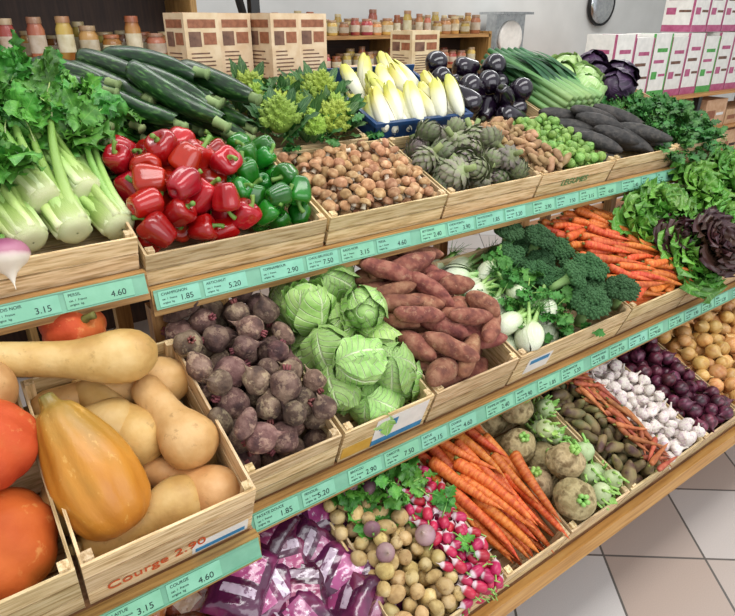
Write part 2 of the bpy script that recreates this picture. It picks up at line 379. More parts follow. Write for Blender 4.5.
def garlic(r,seed):
    p=lathe([(-r*.72,.0005),(-r*.7,r*.4),(-r*.4,r*.9),(0,r),(r*.35,r*.8),(r*.75,r*.3),(r*1.2,r*.14),(r*1.7,r*.12),(r*1.75,.0005)],24,18,lobes=9,la=.16,noise=r*.03,nf=50,seed=seed,center=False)
    return sph(p,(0,r*.92),(r*.9,r*.25))
def onion(r,seed):
    p=lathe([(-r*.98,.0005),(-r*.93,r*.2),(-r*.6,r*.78),(0,r),(r*.5,r*.83),(r*.85,r*.35),(r*1.15,r*.12),(r*1.4,r*.09),(r*1.42,.0005)],16,18,noise=r*.03,nf=30,seed=seed,center=False)
    return sph(p,(0,r))
def butternut(L,rb,rn_,seed):
    return lathe([(0,.0008),(.003,rb*.4),(L*.1,rb*.88),(L*.24,rb),(L*.4,rb*.82),(L*.52,rn_*1.02),(L*.75,rn_*.95),(L*.92,rn_*.9),(L*.985,rn_*.6),(L*.99,.012),(L,.011),(L+.018,.008),(L+.02,.0005)],32,30,noise=rb*.035,nf=18,seed=seed,bend=.05)
def pumpkin(r,z,lob=10,la=.1,seed=1):
    p=lathe([(-z*.82,.001),(-z*.95,r*.25),(-z*.8,r*.65),(-z*.3,r*.97),(z*.2,r*.99),(z*.75,r*.7),(z*.95,r*.35),(z*.9,r*.08)],60,22,lobes=lob,la=la,noise=r*.03,nf=14,seed=seed,center=False)
    p.add(tube([(0,0,z*.8),(0,0,z*1.05),(.012,0,z*1.3)],[.016,.009,.011],8,6,mi=1)); return p
def sprig(L,W,n=7,mi=0,stem=1,fr=.0,wr=.42):
    p=Me(); p.add(tube([(0,0,0),(0,L*.5,.006),(0,L,.0)],[.0017,.0013,.0008],4,5,mi=stem))
    for i in range(n):
        y=L*(.35+.65*(i//2)/max(1,(n-1)//2)); sd=1 if i%2 else -1; a=sd*rng.uniform(.6,1.1) if i<n-1 else 0
        l=W*rng.uniform(.8,1.2)
        p.add(leaf(l,l*wr,curl=rng.uniform(-1.3,.3),ruf=l*.1,rf=2.5,cup=rng.uniform(-.3,.4),nu=5,nv=11,teeth=.3,tf=4,mi=mi,c0=rng.uniform(-.2,.5)),Tr(0,y if i<n-1 else L,.003)@R_(-a,'Z')@R_(rng.normal()*.5,'Y'),rn=rng.uniform())
    return p
def frilly(L,W,n=24,mi=0,op=.3):
    p=Me()
    for i in range(n):
        f=i/n; a=i*2.4; l=L*(.75+.35*f); up=1.35-(1.15*f)+rng.normal()*.08
        q=leaf(l,W*(.8+.4*f),curl=-.9+rng.normal()*.25,ruf=W*.24,rf=rng.uniform(4,6.5),cup=.25,nu=13,nv=22,c0=up+.3,ph=rng.uniform(0,6),mi=mi,shape=lambda t:.25+.75*np.sin(pi*np.clip(t*.9+.02,0,1)**1.4)**.6,teeth=.13,tf=8)
        p.add(q,R_(a,'Z')@Tr(0,.006,0),rn=rng.uniform())
    p.add(tube([(0,0,-.015),(0,0,.02)],[.014,.012],8,mi=1)); p.sph=np.array([[0,0,L*.45,L*.6]]); return p
def bumpcone(r,h,n,mi=0):
    p=lathe([(0,r*.85),(h*.5,r*.5),(h,.0005)],8,5,center=False,mi=mi,smooth=False)
    b=ball(r*.2,5,4,1.3)
    for i in range(n):
        f=(i+.5)/n; a=i*2.4; z=h*f; rr=r*(1-f)*.9+.0003
        p.add(b,Tr(rr*math.cos(a),rr*math.sin(a),z)@Sc(1.25-.8*f))
    return p
def romanesco(r,leaves=9):
    h=r*1.25; p=lathe([(-r*.5,r*.5),(0,r*.8),(h*.5,r*.42),(h*.9,.0005)],14,6,center=False,mi=0,smooth=False); c=bumpcone(1,1.75,18); n=34
    for i in range(n):
        f=(i+.3)/n; f=f**1.05; a=i*2.39996; z=h*f*.92; rr=r*.74*(1-f); s=r*(.33-.24*f)
        nn=np.array([math.cos(a)*.8,math.sin(a)*.8,.75]); p.add(c,along((rr*math.cos(a),rr*math.sin(a),z),(rr*math.cos(a)+nn[0],rr*math.sin(a)+nn[1],z+nn[2]),0,s),rn=rng.uniform())
    for i in range(leaves):
        a=i*2*pi/leaves+rng.normal()*.15
        p.add(leaf(r*1.7,r*.36,curl=-.35,ruf=r*.07,rf=3,cup=.25,c0=rng.uniform(.8,1.2),nu=5,nv=9,mi=1),R_(a,'Z')@Tr(0,r*.75,-r*.6),rn=rng.uniform())
    return sph(p,(0,r*1.0),(h*.5,r*.5))
def broccoli(r):
    p=tube([(0,0,-r*1.5),(0,0,-r*.6),(0,0,0)],[r*.26,r*.28,r*.4],9,5,mi=1); b=ball(1,6,5); K=9
    for i in range(K):
        if i==0: c=np.array([0,0,r*.45])
        else:
            a=i*2*pi/(K-1); c=np.array([math.cos(a)*r*.6,math.sin(a)*r*.6,r*(.1+.08*(i%2))])
        p.add(tube([(0,0,-r*.5),c*.6+np.array([0,0,-r*.1]),c],[r*.18,r*.14,r*.2],6,4,mi=1))
        q=r*.42; p.add(ball(q*.92,10,7,.8),Tr(*c))
        for j in range(40):
            t=j/40; th=t*1.9; ph=j*2.4; d=np.array([math.sin(th)*math.cos(ph),math.sin(th)*math.sin(ph),math.cos(th)*.8])
            s=q*rng.uniform(.13,.22); p.add(b,Tr(*(c+d*q*.95))@Sc(s),rn=rng.uniform())
    return sph(p,(r*.1,r*.95),(-r*1.1,r*.3))
def fennel(r):
    p=Me()
    core=ball(r*.9,16,12,1.15); p.add(core,Sc(1,.72,1))
    for i in range(6):
        p.add(shell(r*(.94+.03*i),(i%2)*pi+rng.normal()*.3,1.35-.05*i,.02,.8,13,12,1.2,flare=.03),Sc(1,.72,1))
    for i in range(4):
        a=(i-1.5)*.24; d=np.array([math.sin(a),rng.normal()*.1,math.cos(a)]); b=d*r*.7; l=r*rng.uniform(1.4,2.6)
        p.add(tube([b,b+d*l*.5,b+d*l],[r*.3,r*.19,r*.14],8,6,mi=1,flat=.8))
        if i%2==1:
            for k in range(40):
                e=b+d*l*rng.uniform(.7,1.1); g=d+rng.normal(size=3)*.5; p.add(tube([e,e+g*r*.4,e+g*r*.8+rng.normal(size=3)*.004],[.0009,.0007,.0004],3,mi=2))
    return sph(p,(0,r*.88),(r*1.3,r*.45),(r*2.0,r*.3))
def chicory(L,r):
    p=lathe([(0,.001),(.003,r*.5),(L*.15,r*.85),(L*.4,r),(L*.7,r*.72),(L*.92,r*.28),(L,.0005)],14,14)
    for i in range(5):
        a=i*2.4
        p.add(shell(r*(1.03+.03*i),a,1.15-.08*i,.03,.93-.05*i,9,14,L/2/r*.98,flare=.02),None,rn=rng.uniform())
    return sph(p,(-L*.3,r*.9),(0,r),(L*.25,r*.7),(L*.42,r*.4))
def celery(L):
    p=Me()
    p.add(lathe([(-.012,.002),(-.012,.02),(0,.034),(.05,.036),(.1,.03)],14,8,center=False,mi=0,la=.12,lobes=9),None)
    for i in range(15):
        a=i*2.4; f=.35+.65*math.sqrt(i/15); r0=.031*f; r1=(.05+.07*rng.uniform(.6,1.1))*f; l=L*rng.uniform(.8,1.05)
        c,s=math.cos(a),math.sin(a)
        P=[(r0*c*.9,r0*s*.9,0),(r0*c*1.15,r0*s*1.15,l*.25),(r1*c*.6,r1*s*.6,l*.6),(r1*c*1.2,r1*s*1.2,l)]
        p.add(tube(P,[.013,.0125,.009,.005],9,12,flat=.75),rn=rng.uniform())
        for k in range(3):
            d=np.array([c*.5,s*.5,1])+rng.normal(size=3)*.5; e=np.array(P[3])*(.82+.09*k)
            p.add(sprig(.055,.045,7,mi=1,stem=0),frame(e,d,np.array([c,s,.3])+rng.normal(size=3)*.4),rn=rng.uniform())
    return p
def bag(w,h,d,seed):
    p=Me(); n=34
    for sg in (1,-1):
        x,y=np.meshgrid(np.linspace(-1,1,n),np.linspace(-1,1,n))
        k=np.clip(1-np.abs(x)**3,0,1)*np.clip(1-np.abs(y)**6,0,1)
        P=np.stack([x*w/2,y*h/2,0*x],-1).reshape(-1,3)
        z=sg*d/2*k**.5*(1+.15*nz(P,28,seed+sg).reshape(n,n))+.003*nz(P,80,seed).reshape(n,n)+.0014*nz(P,190,seed+5).reshape(n,n)
        P[:,2]=z.ravel(); P[:,0]+=.004*nz(P,40,seed+3)
        F=gq(n,n,False); fx=x.ravel()[F[:,0]]; fy=y.ravel()[F[:,0]]
        mi=np.where((np.abs(fx)<.62)&(fy>-.1)&(fy<.55),1,0); mi=np.where((np.abs(fx)<.62)&(fy>-.55)&(fy<-.3),2,mi)
        p.raw(P,F,mi,np.stack([x.ravel(),y.ravel()*.5+.5,0*x.ravel()],1))
    return sph(p,(0,min(w,h)*.33))
# ---------- veg materials
G_STEM=mat('stem_green',['#55802f','#7a9a44'],rough=.5)
CARROT=mat('carrot_skin',['#b84c1a','#cc6428','#d67a3a'],ns=50,rough=.5,stretch=(1,1,3),bump=.5,bs=90,tint=.35,spots=(60,.62,'#8a4a22',.5))
CSTEM=mat('carrot_stub',['#5a5a26','#7a7a35'],rough=.7)
P={}
P['carrot']=[carrot(rng.uniform(.14,.18),rng.uniform(.0125,.016),i) for i in range(6)]
P['beet']=[beet(rng.uniform(.026,.037),i) for i in range(5)]
P['pepper']=[pepper(rng.uniform(.032,.038),rng.uniform(.065,.085),i,3+i%2) for i in range(5)]
P['gpepper']=[pepper(rng.uniform(.027,.032),rng.uniform(.055,.068),i+9,3+i%2) for i in range(4)]
P['mush']=[mushroom(rng.uniform(.015,.02),i) for i in range(4)]
P['zuc']=[zucchini(rng.uniform(.23,.29),rng.uniform(.025,.031),i) for i in range(5)]
P['egg']=[eggplant(rng.uniform(.12,.145),rng.uniform(.038,.045),i) for i in range(3)]
P['art']=[artichoke(rng.uniform(.035,.042)) for i in range(2)]
P['sweet']=[rootblob(rng.uniform(.11,.17),rng.uniform(.022,.031),i,.22,rng.uniform(-.2,.2),18,20) for i in range(6)]
P['potato']=[rootblob(rng.uniform(.034,.05),rng.uniform(.015,.02),i+30,.2) for i in range(5)]
P['tuber']=[rootblob(rng.uniform(.045,.065),rng.uniform(.011,.014),i+50,.3) for i in range(4)]
P['onion']=[onion(rng.uniform(.02,.027),i) for i in range(4)]
P['garlic']=[garlic(rng.uniform(.018,.024),i) for i in range(3)]
GREENP=[mat('green_pepper_skin',['#1d5c14','#2d7a1c'],ns=12,rough=.22,coat=.4,tint=.4),G_STEM]
REDP=[mat('red_pepper_skin',['#8a0c0e','#ad130f'],ns=12,rough=.2,coat=.4,tint=.5,hue=.006),G_STEM]
BEETM=[mat('beet_skin',['#44302c','#644a40','#80675a'],ns=35,det=5,rough=.85,bump=1.0,bs=100,tint=.75,hue=.03,spots=(38,.52,'#a38a72',.65)),mat('beet_stub',['#6c3336','#8a4a4a'],rough=.7)]
MUSH=[mat('mushroom_cap',['#8d6440','#ab8058','#c4a078'],ns=60,rough=.75,tint=.4,bump=.3,spots=(90,.62,'#7a5636',.4)),mat('mushroom_stem',['#cbbba0','#ddd0ba'],rough=.8)]
ZUC=[mat('zucchini_skin',['#122a10','#1f4018','#4a6e34'],ns=160,det=2,rough=.3,stretch=(1,1,.25),lo=.4,hi=.72,tint=.4,coat=.15),mat('zuc_stem',['#6f8450','#8da067'],rough=.7)]
EGG=[mat('eggplant_skin',['#0d0710','#1a0d1e'],rough=.15,coat=.5,tint=.3),mat('eggplant_calyx',['#2c3420','#3d4628'],rough=.6)]
ART=[mat('artichoke_bract',['#5b6645','#76815a','#86747a'],ns=40,rough=.6,ramp=[(0,'#8d9a68',.6),(.7,'#6e6a58',.5),(1,'#6a4a5a',.7)],tint=.5),mat('artichoke_stem',['#7c8a55'],rough=.7)]
SWEET=[mat('sweet_potato_skin',['#6a3a30','#87503f','#9c6a54'],ns=40,det=5,rough=.85,bump=.9,bs=70,tint=.4,spots=(50,.57,'#b08a6c',.5))]
POTM=[mat('potato_skin',['#a88a56','#c0a46c','#cdb584'],ns=40,rough=.75,bump=.5,tint=.45,spots=(50,.58,'#7a5a34',.6))]
TUBM=[mat('tuber_skin',['#8a6c48','#a5845c','#b39270'],ns=50,rough=.8,bump=.4,tint=.4,spots=(70,.6,'#5a4028',.5))]
ONM=[mat('onion_skin',['#b57a3c','#cc9653','#d8ab6c'],ns=30,rough=.4,stretch=(3,3,.4),ramp=[(0,'#caa66a',.6),(.25,'#caa66a',0),(1,'#d0b27c',.6)],tint=.4)]
RONM=[mat('red_onion_skin',['#34121f','#521d31','#6e3044'],ns=30,rough=.35,stretch=(3,3,.4),tint=.6)]
GARM=[mat('garlic_skin',['#cfc4ba','#e2dacf','#c3a9b2'],ns=45,rough=.6,stretch=(3,3,.5),tint=.25,bump=.3,spots=(50,.63,'#9c8672',.5))]
LEAFG=mat('leaf_green',['#2f6a1c','#43832a','#579a36'],ns=40,rough=.45,vein=('#84b05a',5,.35),tint=.6)
DLEAF=mat('dark_leaf_green',['#20501a','#2c6524','#3f7a30'],ns=40,rough=.5,vein=('#7fa860',5,.3),tint=.6)
LSTEM=mat('leaf_stem',['#7fae4e','#9cc469'],rough=.5)
# ========== TOP TIER, FRONT ROW
H1=.08
crate(TOPL,-.42,-.06,0,.30,H1); crate(TOPL,-.055,.285,0,.30,H1)
CEL=[mat('celery_rib',['#8fb554','#a5c86c'],ns=60,stretch=(6,6,.6),rough=.35,ramp=[(0,'#d6dcac',.95),(.3,'#b4cf7c',.8),(.8,'#6fa43b',.6),(1,'#54902f',.8)],tint=.35,bump=.4,bs=120),LEAFG,G_STEM]
ce=Me(); cp=[celery(.29) for _ in range(3)]
for k,(a,b) in enumerate([((.105,1.225,1.235),(.02,1.5,1.40)),((.185,1.235,1.235),(.13,1.55,1.40)),((.268,1.24,1.225),(.20,1.55,1.38)),((.02,1.22,1.24),(-.08,1.50,1.38)),
        ((.15,1.28,1.29),(.05,1.55,1.45)),((.235,1.31,1.285),(.17,1.6,1.42)),((.06,1.29,1.29),(-.08,1.55,1.43)),((-.12,1.24,1.23),(-.25,1.5,1.38))]):
    ce.add(cp[k%3],along(a,b,k*1.7),rn=None)
build('celery_bunch_pile',ce,CEL)
sp=[sprig(.06,.066,7,mi=0,stem=1,wr=.5) for _ in range(6)]
lf=Me()
for i in range(330):
    u=rng.uniform(-.3,.33); y=rng.uniform(1.38,1.70); z=1.325+.09*math.sin(min((y-1.34)*6,1.6))+rng.uniform(-.07,.02)-.25*max(0,u-.22)
    if u>.1 and y<1.45: continue
    lf.add(sp[i%6],Tr(u,y,z)@R_(rng.uniform(0,6.28),'Z')@R_(rng.uniform(-.3,.7),'X'),rn=rng.uniform())
for i in range(45):
    lf.add(sp[i%6],Tr(rng.uniform(-.1,.06),rng.uniform(1.28,1.4),rng.uniform(1.32,1.385))@R_(rng.uniform(0,6.28),'Z')@R_(rng.uniform(-.3,.9),'X'),rn=rng.uniform())
build('celery_leaf_mass',lf,[LEAFG,LSTEM])
TURN=[mat('turnip_skin',['#d6cabc','#e2d8ca'],ns=30,rough=.45,ramp=[(0,'#e2dacd',0),(.5,'#e2dacd',0),(.68,'#a5557f',.85),(1,'#8d4470',1)],tint=.1),G_STEM]
P['turnip']=[turnip(rng.uniform(.036,.04),i) for i in range(3)]
tm=Me()
for q,rx in [((.058,1.185,1.225),-.5),((-.03,1.2,1.24),.4),((.0,1.21,1.295),.8),((-.08,1.2,1.28),.2)]:
    tm.add(P['turnip'][0],Tr(*q)@R_(rx,'X')@R_(rng.uniform(0,6),'Z'),rn=rng.uniform())
build('turnip_pile',tm,TURN)
crate(TOP,.29,.722,0,.31,H1,rows=2)
o1,S=pack(P['pepper'],(.285,.57,.01,.33),.20,heap=.05,mode='any',w0=.03,shrink=.84)
o2,S=pack(P['gpepper'],(.48,.715,.01,.32),.145,heap=.02,mode='any',w0=.03,occ=S,shrink=.84)
pile('red_bell_pepper_pile',TOP,o1,REDP); pile('green_bell_pepper_pile',TOP,o2,GREENP)
crate(TOP,.728,1.105,0,.31,H1)
o,S=pack(P['mush'],(.735,1.10,.01,.30),.11,n=500,heap=.015,mode='up',tilt=.5,w0=.035); pile('brown_mushroom_pile',TOP,o,MUSH)
crate(TOP,1.11,1.49,0,.31,H1)
o,S=pack(P['art'],(1.10,1.48,.01,.30),.13,heap=.03,mode='any',w0=.02,shrink=.82); pile('artichoke_pile',TOP,o,ART)
crate(TOP,1.495,1.865,0,.31,H1,text=('LEGUMES',.032,mat('green_marker',['#4a8a5a'],rough=.6),.3,.3,0))
o,S=pack(P['tuber'],(1.48,1.64,.01,.305),.11,n=150,heap=.0,w0=.04,mode='any'); pile('jerusalem_artichoke_pile',TOP,o,TUBM)
o,S=pack([sprout()],(1.60,1.84,.01,.305),.105,n=190,w0=.04,occ=S); pile('brussels_sprout_pile',TOP,o,[mat('sprout_leaf',['#5f8a34','#82a84c'],ns=60,rough=.5,vein=('#b5cc86',4,.6))])
crate(TOP,1.87,2.24,0,.31,H1)
P['brad']=[rootblob(rng.uniform(.17,.22),rng.uniform(.026,.031),i+80,.08) for i in range(3)]
o,S=pack(P['brad'],(1.79,2.20,.0,.34),.125,n=40,mode='flat',yaw=-.9,ysd=.3,w0=.03,heap=.03); pile('black_radish_pile',TOP,o,[mat('black_radish_skin',['#1c1a18','#2c2926','#403b36'],ns=50,rough=.6,bump=.6,bs=120,tint=.3)])
crate(TOP,2.245,2.62,0,.31,H1)
sp2=[sprig(.06,.03,9) for _ in range(5)]
def leafheap(name,T,b,top,n,sps,mats,base=.03):
    m=Me()
    for i in range(n):
        u=rng.uniform(b[0],b[1]); v=rng.uniform(b[2],b[3]); q=((u-(b[0]+b[1])/2)/((b[1]-b[0])/2))**2+((v-(b[2]+b[3])/2)/((b[3]-b[2])/2))**2
        w=base+(top-base)*max(0,1-q*.45)*rng.uniform(.7,1)
        m.add(sps[i%len(sps)],T@Tr(u,v,w)@R_(rng.uniform(0,6.28),'Z')@R_(rng.uniform(-.2,.8),'X'),rn=rng.uniform())
    return build(name,m,mats)
leafheap('flat_parsley_heap',TOP,(2.18,2.60,.0,.32),.11,330,sp2,[DLEAF,LSTEM])
# ========== TOP TIER, BACK ROW
crate(TOP,.27,.725,.325,.66,H1)
o,S=pack(P['zuc'],(.12,.72,.29,.72),.22,n=70,mode='flat',yaw=-1.05,ysd=.14,w0=.05,heap=.05,tries=40,psd=.06); pile('zucchini_pile',TOP,o,ZUC)
crate(TOP,.73,1.06,.325,.66,H1)
P['rom']=[romanesco(rng.uniform(.05,.06)) for i in range(3)]
ROM=[mat('romanesco_curd',['#87a03a','#a6bb52'],ns=60,rough=.6,tint=.4),mat('romanesco_leaf',['#2a5222','#3f6c34'],rough=.5,vein=('#a9c98a',5,.5),tint=.4)]
o,S=pack(P['rom'],(.70,1.08,.31,.68),.15,mode='up',tilt=.4,w0=.06,heap=.02,shrink=.68,n=26); pile('romanesco_pile',TOP,o,ROM)
leafheap('romanesco_leaf_heap',TOP,(.74,1.07,.33,.66),.13,70,sp2,[DLEAF,LSTEM],base=.05)
def tray(T,u0,u1,v0,v1,h,mt,name):
    m=Me(); t=.006
    m.add(box(u0,u1,v0,v1,0,.004)); m.add(box(u0,u1,v0,v0+t,0,h)); m.add(box(u0,u1,v1-t,v1,0,h*1.2)); m.add(box(u0,u0+t,v0,v1,0,h)); m.add(box(u1-t,u1,v0,v1,0,h))
    m.add(box(u0-.008,u1+.008,v0-.008,v0,h-.012,h)); m.add(box(u0-.008,u0,v0,v1,h-.012,h)); m.add(box(u1,u1+.008,v0,v1,h-.012,h))
    q=Me(); q.add(m,T@Tr(0,0,.0)); return build(name,q,[mt])
tray(TOP,1.085,1.465,.335,.66,.12,BLUE,'blue_produce_tray')
P['chi']=[chicory(rng.uniform(.14,.16),rng.uniform(.022,.026)) for _ in range(3)]
CHI=[mat('chicory_leaf',['#e0dfc8','#e8e7d6'],ns=30,rough=.35,ramp=[(0,'#e8e6d6',.3),(.5,'#e6e5c8',.4),(.8,'#d9d370',.95),(1,'#c0c048',1)],tint=.2)]
o,S=pack(P['chi'],(1.085,1.465,.33,.66),.17,n=60,mode='flat',yaw=1.75,ysd=.25,w0=.045,heap=.02,pitch=.55,psd=.15,shrink=.8); pile('chicory_pile',TOP,o,CHI)
crate(TOP,1.475,1.86,.325,.66,H1)
o,S=pack(P['egg'],(1.46,1.87,.31,.68),.16,n=50,mode='any',w0=.03,heap=.04,shrink=.86); pile('eggplant_pile',TOP,o,EGG)
crate(TOP,1.865,2.14,.325,.66,H1)
lk=Me()
for i in range(26):
    u=1.88+.009*i; w=.05+.022*(i%4)
    lk.add(tube([(u-.04,.70,w+.05),(u,.5,w+.04),(u+.05,.32,w+.02)],[.010,.013,.014],9,8),TOP,rn=rng.uniform())
    for k in range(3): lk.add(leaf(.24,.016,curl=-.6,cup=.4,nu=3,nv=8,c0=.2+.1*k,mi=1,shape=lambda t:1-t**3),TOP@Tr(u+.03,.42,w+.03)@R_(rng.normal()*.2+.2,'Z'),rn=rng.uniform())
build('leek_bunch',lk,[mat('leek_shaft',['#3f6a3c','#5c8a4c'],ns=8,rough=.4,ramp=[(0,'#2f5f36',1),(.6,'#4f8048',.8),(1,'#8fae6c',.8)],tint=.4),mat('leek_leaf',['#234a2c','#35603a'],rough=.5,tint=.5)])
crate(TOP,2.145,2.60,.325,.66,H1)
cab=[cabbage(.066) for _ in range(2)]
o,S=pack(cab,(2.08,2.58,.31,.68),.165,n=14,mode='up',tilt=.6,w0=.05,heap=.03,smin=.85,shrink=.85); RC=o[::2]; GC=o[1::2]
pile('red_cabbage_pile',TOP,RC,[mat('red_cabbage_leaf',['#2b1d33','#402b47'],rough=.4,vein=('#7a5b82',5,.5),tint=.4),LSTEM])
pile('white_cabbage_pile',TOP,GC,[mat('white_cabbage_leaf',['#98b86c','#adc884'],rough=.4,vein=('#d0dcb4',5,.8),tint=.2),LSTEM])
# ========== MIDDLE TIER
H2=.11
LB=[(.35,.95,.08,.92,1),(.35,.95,.08,.26,2),(.02,.34,.1,.45,3),(.4,.6,.55,.8,2)]
crate(MIDL,-.36,.018,.0,.40,.14,rows=3)
crate(MIDL,.022,.318,.0,.40,.14,rows=3,text=('Courge 2.90',.034,ORNG,.10,.18,.05),label=[(.6,.97,.05,.30,1),(.62,.95,.07,.16,2)])
crate(MID,.325,.545,0,.40,H2,rows=3)
crate(MID,.55,.80,0,.40,H2,label=LB)
crate(MID,.805,1.085,0,.40,H2,rows=2)
crate(MID,1.09,1.575,0,.40,H2,label=[(.1,.3,.2,.7,1),(.12,.28,.5,.65,2)])
crate(MID,1.58,1.925,0,.40,H2)
crate(MID,1.93,2.33,0,.40,H2); crate(MID,2.335,2.74,0,.40,H2); crate(MID,2.745,3.15,0,.40,H2)
SQT=mat('butternut_skin',['#b3844e','#c4985f','#cfa873'],ns=14,det=5,rough=.5,tint=.25,bump=.4,bs=50,spots=(40,.6,'#96703f',.5))
bn=Me()
b1=butternut(.30,.052,.034,1); b2=butternut(.22,.054,.034,2)
for q,(a,b,p) in enumerate([((.225,1.07,1.015),(-.02,1.13,1.06),b1),((.265,.915,.865),(.22,1.1,.95),b2),((.20,.985,.865),(.12,1.16,.95),b2),((-.03,1.06,1.03),(-.06,1.22,1.08),b2),((.285,1.12,.92),(.05,1.15,.93),b1),((.04,.95,.82),(.06,1.1,.88),b2),((.20,.89,.79),(.07,.89,.79),b2),((.27,.98,.80),(.265,1.15,.85),b2),((.14,1.05,.90),(.02,1.08,.92),b2),((.265,.885,.795),(.20,.98,.81),b2)]):
    a=np.array(a);b=np.array(b); c=(a+b)/2; bn.add(p,along(c,b,q),rn=rng.uniform())
build('butternut_squash_pile',bn,[SQT])
OP=mat('orange_pumpkin_skin',['#ac441c','#bf5826','#b8722e'],ns=9,det=5,rough=.65,lo=.3,hi=.8,tint=.25,bump=.4,bs=50,spots=(26,.58,'#cf8f50',.55),spec=.3,hue=.008)
ls=lathe([(0,.002),(.004,.035),(.04,.066),(.11,.073),(.18,.058),(.235,.036),(.25,.018),(.27,.012),(.272,.001)],60,24,lobes=10,la=.06,noise=.003,nf=20)
x=Me(); x.add(ls,along((.08,.945,.915),(.045,1.04,1.04),.3)); build('yellow_squash',x,[mat('yellow_squash_skin',['#b06e20','#c2822a','#a8782a'],ns=12,det=5,rough=.4,stretch=(1,1,.4),ramp=[(0,'#b06a26',.5),(.4,'#c27e28',.1),(.8,'#94803a',.4),(1,'#4a5a2a',.9)],tint=0,hue=0,bump=.4,bs=50,spots=(60,.6,'#dcb060',.5))])
pk=Me(); p1=pumpkin(.10,.082,9,.07); p2=pumpkin(.082,.07,9,.08,4)
for p,M in [(p1,Tr(-.085,.925,.83)@R_(.3,'X')@R_(-.3,'Y')),(p2,Tr(-.055,1.0,.975)@R_(.1,'X')@R_(-.1,'Y')),(p1,Tr(-.28,.98,.85)@R_(.3,'X')),(p2,Tr(.14,1.2,1.05)@R_(.9,'X')@R_(.4,'Y')@Sc(.75)),(p1,Tr(-.2,1.12,.9)@R_(.2,'X'))]: pk.add(p,M,rn=rng.uniform(.3,.8))
build('red_kuri_squash_pile',pk,[OP,CSTEM])
P['broot']=[rootblob(rng.uniform(.07,.10),rng.uniform(.02,.026),i+120,.2) for i in range(3)]
o,S=pack(P['beet']*3+P['broot'],(.30,.565,.015,.44),.185,n=170,heap=.03,mode='any',w0=.01,tries=34,slope=.06); pile('beetroot_pile',MID,o,BEETM)
pc=[cabbage(.047,1.18,8,.18,.06,.86) for _ in range(3)]
o,S=pack(pc,(.54,.83,.005,.44),.185,n=24,mode='any',w0=.02,heap=.02,shrink=.9,slope=.06); pile('pointed_cabbage_pile',MID,o,[mat('pointed_cabbage_leaf',['#82ad54','#a4c674'],ns=25,rough=.4,vein=('#dbe6ba',9,1.0),tint=.4,bump=.8,bs=90),LSTEM])
o,S=pack(P['sweet'],(.79,1.10,.0,.45),.185,n=110,mode='flat',yaw=-.3,ysd=.6,w0=.02,heap=.03,slope=.08,psd=.15); pile('sweet_potato_pile',MID,o,SWEET)
FEN=[mat('fennel_bulb',['#c4d2a8','#d8e0c8'],ns=60,stretch=(4,4,.5),rough=.3,ramp=[(0,'#e0e2d4',.8),(.6,'#d0dab8',.3),(1,'#9fc274',.9)],tint=.15,bump=.4),mat('fennel_stalk',['#7fae54','#a2c57a'],rough=.4,ramp=[(0,'#c8dba8',.9),(.5,'#7fae54',.2),(1,'#508838',.6)]),mat('fennel_frond',['#2f6a20','#458530'],rough=.6)]
fe=[fennel(.039) for _ in range(3)]
o,S=pack(fe,(1.08,1.36,.0,.44),.175,n=20,mode='flat',yaw=.5,ysd=.6,w0=.03,heap=.02,pitch=.1,shrink=.9); pile('fennel_pile',MID,o,FEN)
leafheap('fennel_frond_heap',MID,(1.18,1.42,.04,.32),.15,60,sp2,[FEN[2],LSTEM])
br=[broccoli(rng.uniform(.05,.06)) for _ in range(2)]
o,S=pack(br,(1.31,1.60,-.01,.44),.19,n=20,mode='up',tilt=.35,w0=.05,heap=.02,shrink=.8); pile('broccoli_pile',MID,o,[mat('broccoli_floret',['#2d5630','#42703e'],ns=120,rough=.7,bump=.6,bs=300,tint=.5),mat('broccoli_stem',['#7fa860','#98bb78'],rough=.5)])
o,S=pack(P['carrot'],(1.57,1.93,.0,.44),.175,n=200,mode='flat',yaw=-.6,ysd=.4,w0=.03,heap=.03); pile('carrot_pile',MID,o,[CARROT,CSTEM])
gl=[frilly(.13,.06) for _ in range(2)]
lt=Me(); lr=Me()
for q in [(1.96,.08,.11),(2.05,.27,.16),(2.26,.12,.13),(2.3,.30,.18),(2.45,.1,.15),(2.5,.3,.2),(2.62,.1,.15),(2.7,.28,.2),(2.85,.12,.15),(2.9,.3,.18),(1.93,.27,.12),(3.03,.15,.15)]:
    lt.add(gl[int(q[0]*100)%2],MID@Tr(*q)@R_(rng.uniform(.0,.6),'X')@R_(rng.uniform(0,6),'Z')@Sc(1.05))
for q in [(2.01,.05,.20),(1.97,.13,.15),(2.08,.1,.18)]:
    lr.add(gl[1],MID@Tr(*q)@R_(.5,'X')@R_(rng.uniform(0,6),'Z')@Sc(.8))
LET=mat('lettuce_leaf',['#4f8a2c','#6ca63e'],ns=20,rough=.4,vein=('#b0d084',5,.5),ramp=[(0,'#d1dcb0',.8),(.3,'#7fb04a',.3),(1,'#40781f',.6)],tint=.5)
RLET=mat('red_lettuce_leaf',['#3c1f22','#4d2a28'],ns=20,rough=.4,ramp=[(0,'#8aa55a',.9),(.4,'#5a4a30',.4),(1,'#35161e',.9)],tint=.4)
build('green_lettuce_heap',lt,[LET,LSTEM]); build('red_lettuce_heap',lr,[RLET,LSTEM])
